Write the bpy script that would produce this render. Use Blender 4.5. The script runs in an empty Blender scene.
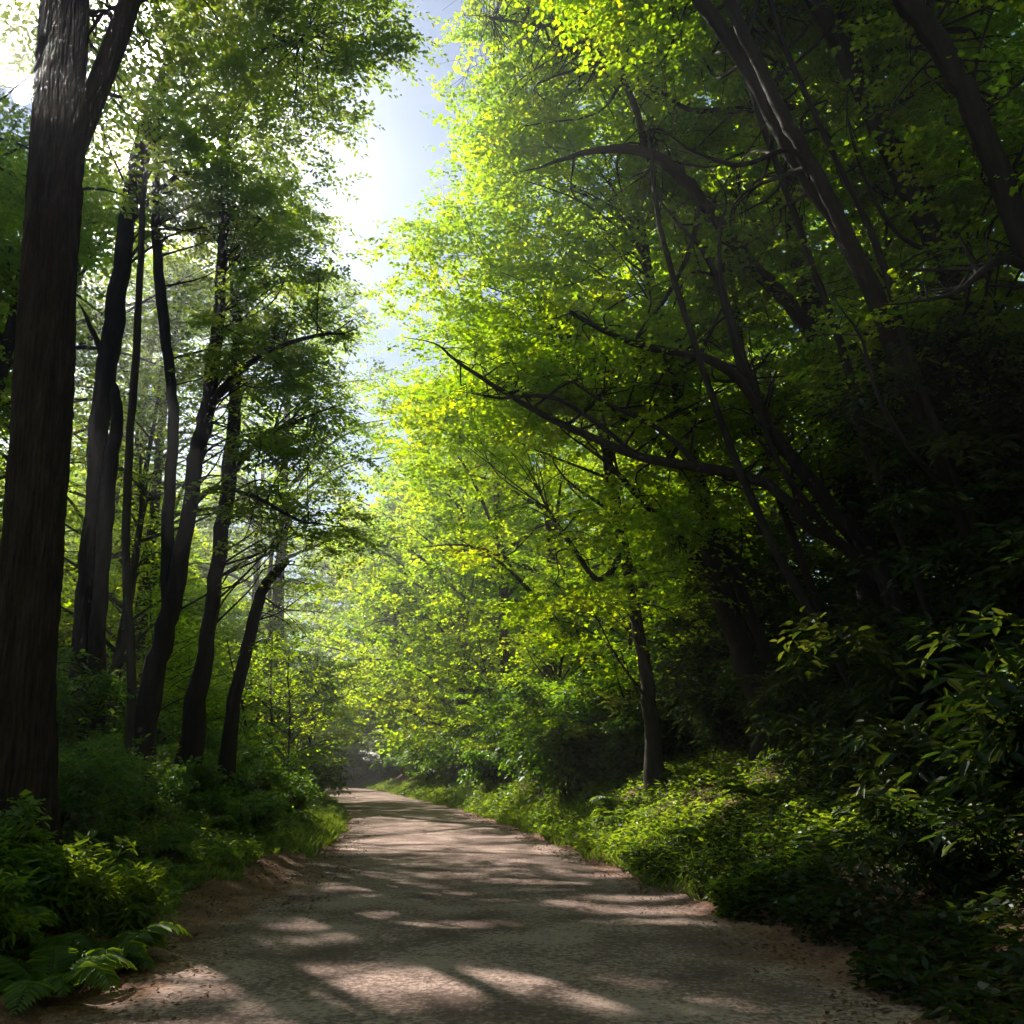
import bpy, math, random
import numpy as np
from mathutils import Vector

rng = np.random.default_rng(7)
random.seed(7)
SC = bpy.context.scene
COL = SC.collection
R = math.radians

# ------------------------------------------------------------------ camera
PITCH, FOCAL_PX, CAM_H = R(16.1), 886.8, 1.2
cam_data = bpy.data.cameras.new("camera")
cam_data.sensor_width = 36.0
cam_data.lens = 36.0 * FOCAL_PX / 1024.0
cam_data.clip_start = 0.05
cam_data.clip_end = 5000
cam = bpy.data.objects.new("camera", cam_data)
COL.objects.link(cam)
cam.location = (0, 0, CAM_H)
cam.rotation_euler = (R(90) + PITCH, 0, 0)
SC.camera = cam
CP, SP = math.cos(PITCH), math.sin(PITCH)

def ray(px, py):
    u, v = (px - 512) / FOCAL_PX, (512 - py) / FOCAL_PX
    return u, CP - v * SP, v * CP + SP

def P(px, py, Y):
    """world point at distance Y along the road, sighted at a pixel of the photo"""
    u, f, w = ray(px, py)
    s = Y / f
    return np.array([u * s, Y, CAM_H + w * s])

def pix_size(px, py, Y):
    return Y / ray(px, py)[1] / FOCAL_PX

# ------------------------------------------------------------------ sun
SX, SY, SZ = ray(22, 93)
SUN = np.array([SX, SY, SZ]); SUN /= np.linalg.norm(SUN)
SUN_EL = math.asin(SUN[2])
SUN_AZ = math.atan2(SUN[0], SUN[1])          # clockwise from +Y

# ------------------------------------------------------------------ terrain
_PY = np.array([-60, -20, 0, 5, 10, 19, 28, 36, 48, 60, 72, 84, 100, 140])
_PX = np.array([1.5, .6, .05, -.1, -.42, -1.6, -3.3, -5.3, -8.2, -11.6, -17, -26, -42, -90])
_YY = np.linspace(-60, 140, 801)
_k = np.exp(-0.5 * (np.arange(-12, 13) / 5.0) ** 2); _k /= _k.sum()
_XX = np.convolve(np.pad(np.interp(_YY, _PY, _PX), 12, mode='edge'), _k, mode='valid')

def path_x(y): return np.interp(y, _YY, _XX)
def path_hw(y): return np.interp(y, [0, 6, 10, 19, 36, 140], [2.2, 2.2, 2.05, 1.9, 1.85, 1.9])

def bumps(x, y):
    return (np.sin(x * .9 + 1.3 * np.sin(y * .37)) * np.cos(y * .71 + .6 * np.sin(x * .53)) * .5
            + .3 * np.sin(x * 2.3 + y * 1.1) * np.sin(y * 1.9 - x * .7) + .2 * np.sin(3.7 * x - 1.9 * y))

def lateral(x, y):
    d = x - path_x(y)
    return d, np.abs(d) - path_hw(y)

def terrain(x, y):
    x = np.asarray(x, float); y = np.asarray(y, float)
    d, e = lateral(x, y)
    e = np.maximum(e, 0)
    soft = e * e / (e + .45)
    far = np.clip((y - 60) / 30, 0, 1)
    right = 5.2 * (1 - np.exp(-.60 * soft / 5.2))
    left = 2.6 * (1 - np.exp(-.27 * soft / 2.6))
    z = np.where(d > 0, right, left) * (1 - .75 * far)
    z = z + np.clip(e / 1.5, 0, 1) * .13 * bumps(x, y)
    z = z - .02 + .035 * np.clip(e / .25, 0, 1)
    return z

# ------------------------------------------------------------------ mesh helpers
def link(ob, parent=None):
    COL.objects.link(ob)
    if parent is not None:
        ob.parent = parent
    return ob

def np_mesh(name, V, F, mat, tint=None, smooth=False):
    me = bpy.data.meshes.new(name)
    V = np.ascontiguousarray(V, np.float32); F = np.ascontiguousarray(F, np.int32)
    nf, k = F.shape
    me.vertices.add(len(V)); me.vertices.foreach_set("co", V.ravel())
    me.loops.add(nf * k); me.loops.foreach_set("vertex_index", F.ravel())
    me.polygons.add(nf)
    me.polygons.foreach_set("loop_start", np.arange(0, nf * k, k, dtype=np.int32))
    me.polygons.foreach_set("loop_total", np.full(nf, k, np.int32))
    if smooth:
        me.polygons.foreach_set("use_smooth", np.ones(nf, bool))
    me.materials.append(mat)
    if tint is not None:
        at = me.attributes.new("tint", 'FLOAT', 'FACE')
        at.data.foreach_set("value", np.ascontiguousarray(tint, np.float32))
    me.update()
    return me

def mesh_ob(name, V, F, mat, parent=None, tint=None, smooth=False):
    return link(bpy.data.objects.new(name, np_mesh(name, V, F, mat, tint, smooth)), parent)

def unit(a):
    return a / np.maximum(np.linalg.norm(a, axis=-1, keepdims=True), 1e-9)

def spline(pts, n):
    """Catmull-Rom resample of an (m, k) polyline"""
    pts = np.asarray(pts, float)
    m = len(pts)
    ext = np.vstack([2 * pts[0] - pts[1], pts, 2 * pts[-1] - pts[-2]])
    t = np.linspace(0, m - 1, n); i = np.minimum(t.astype(int), m - 2); u = (t - i)[:, None]
    p0, p1, p2, p3 = ext[i], ext[i + 1], ext[i + 2], ext[i + 3]
    return .5 * ((2 * p1) + (-p0 + p2) * u + (2 * p0 - 5 * p1 + 4 * p2 - p3) * u ** 2 + (-p0 + 3 * p1 - 3 * p2 + p3) * u ** 3)

class MB:
    def __init__(s): s.V, s.F, s.n = [], [], 0
    def add(s, V, F):
        s.V.append(V); s.F.append(F + s.n); s.n += len(V)
    def tube(s, pts, rad, sides=8, rough=0.0, ridges=0, weld=None):
        """a tapering round limb; weld = a tube of this mesh that the new one grows out of"""
        pts = np.asarray(pts, float); n = len(pts)
        rad = np.asarray(rad, float)
        T = unit(np.gradient(pts, axis=0))
        ref = np.array([.31, .95, .05]) if abs(T[0][2]) > .6 else np.array([0, 0, 1.0])
        A = unit(np.cross(T, ref)); B = np.cross(T, A)
        th = np.linspace(0, 2 * np.pi, sides, endpoint=False)
        rr = rad[:, None] * np.ones((1, sides))
        L = np.cumsum(np.r_[0, np.linalg.norm(np.diff(pts, axis=0), axis=1)])[:, None]
        if rough:
            ph = rng.uniform(0, 6, 6)
            rr = rr * (1 + rough * (.6 * np.sin(2 * th + ph[0] + 1.7 * np.sin(L * 1.3 + ph[1])) + .4 * np.sin(3 * th + ph[2] + L * 2.1)
                                    + .5 * np.sin(L * 4.1 + ph[3] + th) * np.sin(L * 1.7 + ph[4])))
        if ridges:
            w = ridges * th + .8 * np.sin(L * 1.1 + 3 * th) + .7 * np.sin(L * 2.7 + 5 * th) + .5 * np.sin(L * 6.3 + 9 * th)
            rr = rr * (1 + .05 * (1 - 1.6 * np.abs(np.sin(w)) ** .5) * 1.5 + .02 * np.sin(w * 1.7 + L * 3.1))
        V = pts[:, None] + rr[..., None] * (np.cos(th)[None, :, None] * A[:, None] + np.sin(th)[None, :, None] * B[:, None])
        i = np.arange(n - 1)[:, None] * sides; j = np.arange(sides)[None]; j2 = (j + 1) % sides
        F = np.stack([i + j, i + j2, i + sides + j2, i + sides + j], -1).reshape(-1, 4)
        off = s.n
        s.add(V.reshape(-1, 3), F)
        if weld is not None:
            o2, p2, s2 = weld
            k = int(np.argmin(np.linalg.norm(p2 - pts[0], axis=1)))
            s.F.append(np.array([[off, off + 1, o2 + k * s2 + 1, o2 + k * s2]]))
        return off, pts, sides
    def build(s, name, mat, parent=None):
        return mesh_ob(name, np.vstack(s.V), np.vstack(s.F), mat, parent, smooth=True)

# ------------------------------------------------------------------ materials
def nodes(name):
    m = bpy.data.materials.new(name); m.use_nodes = True
    nt = m.node_tree; nt.nodes.clear()
    out = nt.nodes.new("ShaderNodeOutputMaterial")
    return m, nt, out

def mk(nt, t, **kw):
    n = nt.nodes.new(t)
    for k, v in kw.items():
        if k in n.inputs: n.inputs[k].default_value = v
        else: setattr(n, k, v)
    return n

def ramp(nt, src, stops):
    r = nt.nodes.new("ShaderNodeValToRGB")
    while len(r.color_ramp.elements) < len(stops): r.color_ramp.elements.new(.5)
    for e, (p, c) in zip(r.color_ramp.elements, stops):
        e.position = p; e.color = (*c, 1)
    nt.links.new(src, r.inputs[0])
    return r.outputs[0]

def leaf_mat(name, refl, trans, mix=.5, gloss=.05, rough=.4):
    m, nt, out = nodes(name)
    at = mk(nt, "ShaderNodeAttribute", attribute_name="tint")
    c1 = ramp(nt, at.outputs["Fac"], refl); c2 = ramp(nt, at.outputs["Fac"], trans)
    d = mk(nt, "ShaderNodeBsdfDiffuse"); t = mk(nt, "ShaderNodeBsdfTranslucent")
    nt.links.new(c1, d.inputs[0]); nt.links.new(c2, t.inputs[0])
    mx = mk(nt, "ShaderNodeMixShader"); mx.inputs[0].default_value = mix
    nt.links.new(d.outputs[0], mx.inputs[1]); nt.links.new(t.outputs[0], mx.inputs[2])
    g = mk(nt, "ShaderNodeBsdfGlossy"); g.inputs["Roughness"].default_value = rough; g.inputs[0].default_value = (.9, .95, 1, 1)
    m2 = mk(nt, "ShaderNodeMixShader"); m2.inputs[0].default_value = gloss
    nt.links.new(mx.outputs[0], m2.inputs[1]); nt.links.new(g.outputs[0], m2.inputs[2])
    nt.links.new(m2.outputs[0], out.inputs[0])
    return m

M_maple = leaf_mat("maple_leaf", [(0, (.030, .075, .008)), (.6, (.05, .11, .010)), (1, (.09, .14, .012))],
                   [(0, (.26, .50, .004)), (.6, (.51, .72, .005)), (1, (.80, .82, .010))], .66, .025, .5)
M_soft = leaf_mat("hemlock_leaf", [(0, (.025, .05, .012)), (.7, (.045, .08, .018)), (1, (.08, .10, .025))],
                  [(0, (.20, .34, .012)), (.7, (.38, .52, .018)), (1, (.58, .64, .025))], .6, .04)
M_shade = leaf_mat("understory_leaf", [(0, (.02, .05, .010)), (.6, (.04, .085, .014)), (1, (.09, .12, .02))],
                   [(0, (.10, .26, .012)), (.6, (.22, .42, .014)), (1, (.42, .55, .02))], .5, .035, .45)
M_gloom = leaf_mat("shade_toned_leaf", [(0, (.010, .022, .006)), (.6, (.020, .038, .008)), (1, (.05, .055, .012))],
                   [(0, (.03, .07, .008)), (.6, (.07, .13, .010)), (1, (.18, .20, .015))], .4, .022, .45)  # understory leaf darkened: the right bank's shade is put into its colour
M_fern = leaf_mat("fern_leaf", [(0, (.035, .08, .012)), (1, (.09, .15, .02))],
                  [(0, (.16, .32, .012)), (1, (.46, .56, .02))], .5, .02)
M_grass = leaf_mat("grass_blade", [(0, (.035, .07, .012)), (1, (.11, .15, .025))],
                   [(0, (.16, .32, .02)), (1, (.42, .5, .04))], .5, .04)
M_litter = leaf_mat("dead_leaf", [(0, (.10, .045, .022)), (.6, (.20, .09, .04)), (1, (.30, .18, .07))],
                    [(0, (.08, .03, .01)), (1, (.2, .1, .03))], .2, .03)

def bark_mat(name, c_dark, c_mid, c_light, sc=1.0, bump=.6):
    m, nt, out = nodes(name)
    tc = mk(nt, "ShaderNodeTexCoord")
    mp = mk(nt, "ShaderNodeMapping"); mp.inputs["Scale"].default_value = (9 * sc, 9 * sc, 1.3 * sc)
    nt.links.new(tc.outputs["Object"], mp.inputs[0])
    n1 = mk(nt, "ShaderNodeTexNoise", Scale=2.0, Detail=7.0, Roughness=.65, Distortion=.4)
    nt.links.new(mp.outputs[0], n1.inputs["Vector"])
    n2 = mk(nt, "ShaderNodeTexNoise", Scale=1.1, Detail=4.0)
    nt.links.new(tc.outputs["Object"], n2.inputs["Vector"])
    ad = mk(nt, "ShaderNodeMath", operation='MULTIPLY_ADD'); ad.inputs[1].default_value = .35; 
    nt.links.new(n2.outputs["Fac"], ad.inputs[0]); nt.links.new(n1.outputs["Fac"], ad.inputs[2])
    c = ramp(nt, ad.outputs[0], [(.45, c_dark), (.68, c_mid), (.92, c_light)])
    b = mk(nt, "ShaderNodeBsdfPrincipled"); b.inputs["Roughness"].default_value = .9
    b.inputs["Specular IOR Level"].default_value = .2
    nt.links.new(c, b.inputs["Base Color"])
    bp = mk(nt, "ShaderNodeBump"); bp.inputs["Strength"].default_value = bump; bp.inputs["Distance"].default_value = .05
    nt.links.new(n1.outputs["Fac"], bp.inputs["Height"]); nt.links.new(bp.outputs[0], b.inputs["Normal"])
    nt.links.new(b.outputs[0], out.inputs[0])
    return m

M_bark = bark_mat("grey_brown_bark", (.018, .014, .010), (.045, .036, .027), (.09, .075, .058))
M_red = bark_mat("red_brown_bark", (.012, .008, .007), (.045, .028, .022), (.10, .068, .055), 1.2, .9)
M_dark = bark_mat("dark_smooth_bark", (.009, .006, .005), (.022, .016, .012), (.045, .034, .027), .8, .4)
M_stem = bark_mat("green_brown_stem", (.03, .03, .015), (.06, .06, .03), (.1, .1, .05), 2, .2)

def ground_mat(name, stops, fine, coarse, bump, rough=.95, edge=None):
    m, nt, out = nodes(name)
    tc = mk(nt, "ShaderNodeTexCoord")
    a = mk(nt, "ShaderNodeTexNoise", Scale=fine, Detail=6.0, Roughness=.7)
    b = mk(nt, "ShaderNodeTexNoise", Scale=coarse, Detail=5.0, Roughness=.6)
    v = mk(nt, "ShaderNodeTexVoronoi", Scale=fine * 1.6)
    for n in (a, b, v): nt.links.new(tc.outputs["Object"], n.inputs["Vector"])
    s = mk(nt, "ShaderNodeMath", operation='MULTIPLY_ADD'); s.inputs[1].default_value = .8
    nt.links.new(b.outputs["Fac"], s.inputs[0]); nt.links.new(a.outputs["Fac"], s.inputs[2])
    c = ramp(nt, s.outputs[0], stops)
    p = mk(nt, "ShaderNodeBsdfPrincipled"); p.inputs["Roughness"].default_value = rough
    p.inputs["Specular IOR Level"].default_value = .15
    if edge:
        at = mk(nt, "ShaderNodeAttribute", attribute_name="edge")
        e2 = mk(nt, "ShaderNodeTexNoise", Scale=3.2, Detail=8.0, Roughness=.7); nt.links.new(tc.outputs["Object"], e2.inputs["Vector"])
        ma = mk(nt, "ShaderNodeMath", operation='MULTIPLY_ADD'); ma.inputs[1].default_value = 1.3
        nt.links.new(e2.outputs["Fac"], ma.inputs[0]); nt.links.new(at.outputs["Fac"], ma.inputs[2])
        mr = mk(nt, "ShaderNodeMapRange", interpolation_type='SMOOTHSTEP'); mr.inputs["From Min"].default_value = 1.25; mr.inputs["From Max"].default_value = 1.62
        nt.links.new(ma.outputs[0], mr.inputs["Value"])
        c2 = ramp(nt, s.outputs[0], edge)
        mc = mk(nt, "ShaderNodeMix", data_type='RGBA')
        nt.links.new(mr.outputs[0], mc.inputs[0]); nt.links.new(c, mc.inputs[6]); nt.links.new(c2, mc.inputs[7]); c = mc.outputs[2]
    nt.links.new(c, p.inputs["Base Color"])
    h = mk(nt, "ShaderNodeMath", operation='MULTIPLY_ADD'); h.inputs[1].default_value = -.6
    nt.links.new(v.outputs["Distance"], h.inputs[0]); nt.links.new(s.outputs[0], h.inputs[2])
    bp = mk(nt, "ShaderNodeBump"); bp.inputs["Strength"].default_value = bump; bp.inputs["Distance"].default_value = .02
    nt.links.new(h.outputs[0], bp.inputs["Height"]); nt.links.new(bp.outputs[0], p.inputs["Normal"])
    nt.links.new(p.outputs[0], out.inputs[0])
    return m

M_path = ground_mat("packed_gravel", [(.55, (.07, .045, .038)), (.85, (.19, .122, .103)), (1.2, (.42, .30, .258))], 26, 1.1, .7, edge=[(.5, (.09, .042, .028)), (.9, (.20, .098, .064)), (1.2, (.30, .17, .11))])
M_soil = ground_mat("forest_soil", [(.5, (.035, .022, .014)), (.9, (.09, .05, .03)), (1.2, (.15, .085, .05))], 18, 1.5, .8)
M_edge = ground_mat("needle_strewn_soil", [(.5, (.09, .045, .03)), (.9, (.19, .095, .062)), (1.2, (.28, .16, .10))], 40, 2.0, .8)

# ------------------------------------------------------------------ ground, path
def grid_axis(a, b, fine, coarse_edges):
    return np.unique(np.concatenate([np.arange(a, b + 1e-6, fine), coarse_edges]))

gx = grid_axis(-16, 14, .25, np.r_[np.arange(-60, -16, 2.0), np.arange(16, 62, 2.0), [-260, -160, -100, 100, 160, 260]])
gy = grid_axis(-6, 44, .25, np.r_[np.arange(-60, -6, 3.0), np.arange(45, 142, 1.5), [-260, -160, -100, 180, 220, 260]])
GX, GY = np.meshgrid(gx, gy)
GZ = terrain(GX, GY)
V = np.stack([GX, GY, GZ], -1).reshape(-1, 3)
nx = len(gx)
i = np.arange(len(gy) - 1)[:, None] * nx; j = np.arange(nx - 1)[None]
F = np.stack([i + j, i + j + 1, i + nx + j + 1, i + nx + j], -1).reshape(-1, 4)
o = mesh_ob("ground", V, F, M_soil, smooth=True); o["kind"] = "structure"

def strip(name, y0, y1, n, fe0, fe1, z, mat, m=14):
    ys = np.linspace(y0, y1, n)
    a, b = fe0(ys), fe1(ys)
    t = np.linspace(0, 1, m)[None]
    X = a[:, None] * (1 - t) + b[:, None] * t
    Y = ys[:, None] + 0 * t
    Z = z(X, Y)
    V = np.stack([X, Y, Z], -1).reshape(-1, 3)
    i = np.arange(n - 1)[:, None] * m; j = np.arange(m - 1)[None]
    F = np.stack([i + j, i + j + 1, i + m + j + 1, i + m + j], -1).reshape(-1, 4)
    o = mesh_ob(name, V, F, mat, smooth=True); o["kind"] = "structure"
    at = o.data.attributes.new("edge", 'FLOAT', 'POINT')
    at.data.foreach_set("value", (np.abs(t * 2 - 1) ** 2 + 0 * Y).astype(np.float32).ravel())
    return o

def wob(y, s): return .14 * np.sin(y * 1.3 + s) + .09 * np.sin(y * 3.1 + 2 * s) + .05 * np.sin(y * 7.7 + 3 * s) + .03 * np.sin(y * 17 + s)
def pz(X, Y):
    d, e = lateral(X, Y)
    return terrain(X, Y) + .012 + .02 * np.clip(-e / 1.5, 0, 1) + .008 * bumps(X * 1.2, Y * 1.1)
strip("path_verge", -8, 70, 780, lambda y: path_x(y) - path_hw(y) - .75 + wob(y, 4), lambda y: path_x(y) + path_hw(y) + .42 + wob(y, 9),
      lambda X, Y: terrain(X, Y) + .008, M_edge, 24)
strip("path", -30, 125, 1300, lambda y: path_x(y) - path_hw(y) - .1 + wob(y, 1), lambda y: path_x(y) + path_hw(y) + .1 + wob(y, 2), pz, M_path, 20)

# ------------------------------------------------------------------ leaves
def leaves(Pt, D, N, L, W, tint, big=False):
    """many small folded leaf blades -> (V, F, tint)"""
    D = unit(D); S = unit(np.cross(D, N)); N = np.cross(S, D)
    L = np.asarray(L)[:, None]; W = np.asarray(W)[:, None]
    n = len(Pt)
    if not big:
        mid = Pt + D * L * .45
        up = N * W * .14
        V = np.stack([Pt, mid + S * W * .5 + up, Pt + D * L - N * L * .08, mid - S * W * .5 + up], 1)
        F = np.arange(n)[:, None] * 4 + np.arange(4)[None]
        return V.reshape(-1, 3), F, tint
    up = N * W * .16
    a, b = Pt + D * L * .3, Pt + D * L * .68 - N * L * .05
    tip = Pt + D * L - N * L * .17
    V = np.stack([Pt, a + S * W * .5 + up, b + S * W * .40 + up, tip, b - S * W * .40 + up, a - S * W * .5 + up], 1)
    F0 = np.arange(n)[:, None] * 6
    F = np.stack([F0 + np.array([0, 1, 2, 3]), F0 + np.array([0, 3, 4, 5])], 1).reshape(-1, 4)
    return V.reshape(-1, 3), F, np.repeat(tint, 2)

# sunlit openings: a gap in the canopy along the sun's direction, given by where its light lands on z = 0
GAPS = []
def gap(x, y, z, rx, ry, s=.97):
    k = z / SUN[2]
    GAPS.append((x - SUN[0] * k, y - SUN[1] * k, rx, ry, s))
gap(-1.9, 15.6, 0, 1.3, 2.4, .995)
gap(1.6, 13.7, .4, .8, 1.6)
gap(.6, 18.5, .3, .7, 2)
gap(2.6, 13.5, 1, .7, 1)
gap(2.7, 5.6, .5, .28, .25, .9)
gap(-7, 20, 6, 3, 4, .8)
gap(-10, 24, 7, 4, 4, .7)
gap(-8, 17, 3, 2.5, 3, .75)
gap(-2.6, 34, 6, 3, 6, .6)
gap(-11, 60, 2, 5, 9, .85)
gap(-5.5, 24, 3, 1.6, 4, .85)
gap(-.9, 5.7, 0, 1.5, .5, .99)
gap(-2.5, 6.2, 0, .5, .5)
gap(2.0, 15.5, .8, 1.3, 2.2)
gap(3.4, 13, 1.3, .8, 1.0)
gap(-2.75, 6.35, .5, .75, .8, .99)
gap(-2.2, 5.5, .1, .35, .35)
gap(-4.2, 19.5, .4, .8, 1.8)
gap(-.6, 26, .3, 1.3, 4)
gap(-7, 40, .3, 3, 9)
gap(0, 0, CAM_H, .5, .7, 1.0)
gap(0, 0, CAM_H, 2.0, 2.8, .72)
gr = np.random.default_rng(21)
for _ in range(125):      # dapples on the path
    y = 4.6 + 26 * gr.random() ** 1.6
    gap(path_x(y) + gr.uniform(-1.1, .95) * path_hw(y), y, 0, gr.uniform(.22, .7), gr.uniform(.07, .17) * (1 + .04 * y))
GAPS = np.array(GAPS)

def sun_keep(Pw, strength=1.0):
    k = Pw[:, 2] / SUN[2]
    g = Pw[:, :2] - SUN[None, :2] * k[:, None]
    keep = np.ones(len(Pw), bool)
    r = rng.random(len(Pw))
    for cx, cy, rx, ry, st in GAPS:
        q = ((g[:, 0] - cx) / rx) ** 2 + ((g[:, 1] - cy) / ry) ** 2
        keep &= ~(r < strength * np.minimum(np.clip(1.5 - q, 0, 1), st))
    return keep

def sprays(C, Rad, out_dir, T, K, L, W, droop=.25, flat=.25, spread=6.28, tmix=.56, big=False, jitter=.25, lat=.5):
    """flat leafy sprays round the pad centres C; returns the leaf arrays"""
    M = len(C)
    az0 = np.arctan2(out_dir[:, 1], out_dir[:, 0])
    az = az0[:, None] + (rng.random((M, T)) - .5) * spread
    tl = Rad[:, None] * rng.uniform(.55, 1.15, (M, T))
    el = rng.normal(.08, flat, (M, T))
    dr = np.stack([np.cos(az) * np.cos(el), np.sin(az) * np.cos(el), np.sin(el)], -1)
    st = C[:, None] + rng.normal(0, 1, (M, T, 3)) * (Rad[:, None, None] * np.array([.25, .25, .09]))
    t = (np.arange(K)[None, None] + rng.random((M, T, K))) / K
    side = np.where(np.arange(K) % 2 == 0, 1.0, -1.0)[None, None]
    sd = unit(np.cross(dr, np.array([0, 0, 1.0])))
    pos = st[:, :, None] + dr[:, :, None] * (t * tl[..., None])[..., None]
    pos[..., 2] -= droop * tl[..., None] * t ** 2
    pos += sd[:, :, None] * (side * rng.random((M, T, K)) * lat * L)[..., None] + rng.normal(0, jitter * L, pos.shape)
    ang = rng.uniform(.35, 1.15, (M, T, K)) * side
    D = dr[:, :, None] * np.cos(ang)[..., None] + sd[:, :, None] * np.sin(ang)[..., None]
    D[..., 2] += rng.normal(-.25 * (droop + .4), .3, (M, T, K))
    N = np.array([0, 0, 1.0]) + rng.normal(0, .42, D.shape)
    n = M * T * K
    tint = np.clip(np.repeat(rng.normal(tmix, .16, M), T * K) + rng.normal(0, .16, n), 0, 1)
    ll = L * rng.uniform(.6, 1.25, n)
    return pos.reshape(-1, 3), D.reshape(-1, 3), N.reshape(-1, 3), ll, ll * (W / L) * rng.uniform(.8, 1.15, n), tint

# ------------------------------------------------------------------ things
def thing(name, label, cat, loc=(0, 0, 0), group=None):
    o = bpy.data.objects.new(name, None); link(o)
    o.location = loc; o.empty_display_size = .2
    o["label"] = label; o["category"] = cat
    if group: o["group"] = group
    return o

def copy_tree(o, label=None, parent=None):
    c = o.copy(); COL.objects.link(c)
    if parent is not None: c.parent = parent
    if label: c["label"] = label
    for ch in list(o.children): copy_tree(ch, None, c)
    return c

KINDS = {   # material, T, K, L, W, droop, flat
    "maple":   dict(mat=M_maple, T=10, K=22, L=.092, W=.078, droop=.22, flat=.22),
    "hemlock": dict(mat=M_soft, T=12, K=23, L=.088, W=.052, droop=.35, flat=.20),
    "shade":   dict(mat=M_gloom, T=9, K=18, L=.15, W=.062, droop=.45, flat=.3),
}

def fill(ells, n):
    """n pad centres inside a union of ellipsoids (cx,cy,cz,rx,ry,rz), denser towards the shell"""
    ells = np.array(ells, float)
    vol = np.prod(ells[:, 3:], 1) ** .8; pick = rng.choice(len(ells), n, p=vol / vol.sum())
    d = unit(rng.normal(0, 1, (n, 3))); r = rng.random(n)[:, None] ** .42
    e = ells[pick]
    return e[:, :3] + d * r * e[:, 3:], unit(d * np.array([1, 1, .3]))

def branch_to(mb, a, b, r0, r1, sides=5, sag=.12, weld=None):
    L = np.linalg.norm(b - a)
    up = np.array([0, 0, sag * L])
    m1 = a * .68 + b * .32 + up * .8 + rng.normal(0, .07 * L, 3); m2 = a * .33 + b * .67 + up + rng.normal(0, .08 * L, 3)
    pts = spline([a, m1, m2, b], 11)
    tb = mb.tube(pts, r1 + (r0 - r1) * (1 - np.linspace(0, 1, 11)) ** 1.3, sides, weld=weld)
    for q in (4, 7):
        d = unit(pts[q + 1] - pts[q] + rng.normal(0, .55, 3) * np.linalg.norm(pts[q + 1] - pts[q])) * L * rng.uniform(.2, .38)
        e = pts[q] + d
        mb.tube(spline([pts[q], pts[q] + d * .5 + rng.normal(0, .08 * L * .3, 3), e], 5), np.linspace(r1 * 1.6, r1 * .6, 5), 4, weld=tb)

def px_line(pts, tip=False):
    """traced limb: (px, py, Y, half width in px) -> world points and radii"""
    W = np.array([[*P(a, b, c), w * pix_size(a, b, c)] for a, b, c, w in pts])
    if tip:         # let the limb run out into a fine twig
        d = unit(W[-1, :3] - W[-2, :3]); r = W[-1, 3]
        q = W[-1, :3] + d * (8 * r + .25) + rng.normal(0, .06, 3) + np.array([0, 0, .05])
        q2 = q + unit(d + rng.normal(0, .35, 3)) * (8 * r + .35)
        W = np.vstack([W, [*q, r * .5], [*q2, .003]])
    return W

def traced_tree(name, label, cat, stems, ells, npads, kind, bark, group=None, pad_r=(.6, 1.1), sides=12, rough=.10, cull=True, leafscale=1.0, ridges=0, big=False):
    """a tree whose trunk and limbs are given as traced lines; stems[0] starts on the ground"""
    lines = [px_line(s, k > 0) for k, s in enumerate(stems)]
    a = lines[0]
    x, y = a[0, 0], a[0, 1]
    gz = float(terrain(x, y))
    if a[0, 2] > gz:       # carry the butt down to the ground
        steps = a[0] + (a[0] - a[1]) * .25
        foot = np.array([x + (a[0, 0] - a[1, 0]) * .2, y, gz - .25, a[0, 3] * 1.25])
        a = np.vstack([foot, a]); lines[0] = a
    root = thing(name, label, cat, (a[0, 0], a[0, 1], gz), group)
    base = np.array([a[0, 0], a[0, 1], gz])
    nodes_, own, mbs = [], [], []
    for k, ln in enumerate(lines):
        n = max(12, 5 * len(ln)) * (3 if ridges and k == 0 else 1)
        s = spline(ln, n)
        s[:, :3] -= base
        s[1:-1, :3] += rng.normal(0, 0 if ridges else .10, (n - 2, 3)) * s[1:-1, 3:4]
        if k == 0: s[:, 3] *= 1 + .55 * np.exp(-np.maximum(s[:, 2], 0) / (.25 + 1.2 * a[0, 3]))
        mb = MB(); tb = mb.tube(s[:, :3], np.maximum(s[:, 3], .004), sides if k == 0 else max(6, min(14, sides - 3)), rough, ridges if k == 0 else 0)
        mbs.append((mb, tb))
        nodes_.append(s[n // 4:]); own.append(np.full(n - n // 4, k))
    nodes_ = np.vstack(nodes_); own = np.concatenate(own)
    kd = KINDS[kind]
    C, D = fill(ells, npads); C = C - base
    Rp = rng.uniform(*pad_r, npads)
    for c in C:
        q = nodes_[:, :3] - c
        cost = np.linalg.norm(q, axis=1) + .8 * np.maximum(q[:, 2], 0)
        i = int(rng.choice(np.flatnonzero(cost < cost.min() + .9)))
        nd = nodes_[i]; L = np.linalg.norm(nd[:3] - c)
        if L > 4: continue
        mb, tb = mbs[own[i]]
        branch_to(mb, nd[:3], c, min(nd[3] * .6, .010 + .006 * L), .004, weld=tb)
    trunk = mbs[0][0].build("trunk", bark, root)
    for mb, tb in mbs[1:]: mb.build("limb", bark, trunk)
    Pt, Dd, N, l, w, t = sprays(C, Rp, D, kd["T"], kd["K"], kd["L"] * leafscale, kd["W"] * leafscale, kd["droop"], kd["flat"])
    k = sun_keep(Pt + base) if cull else np.ones(len(Pt), bool)
    V, F, tt = leaves(Pt[k], Dd[k], N[k], l[k], w[k], t[k], big)
    mesh_ob("crown", V, F, kd["mat"], root, tt)
    return root

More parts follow.
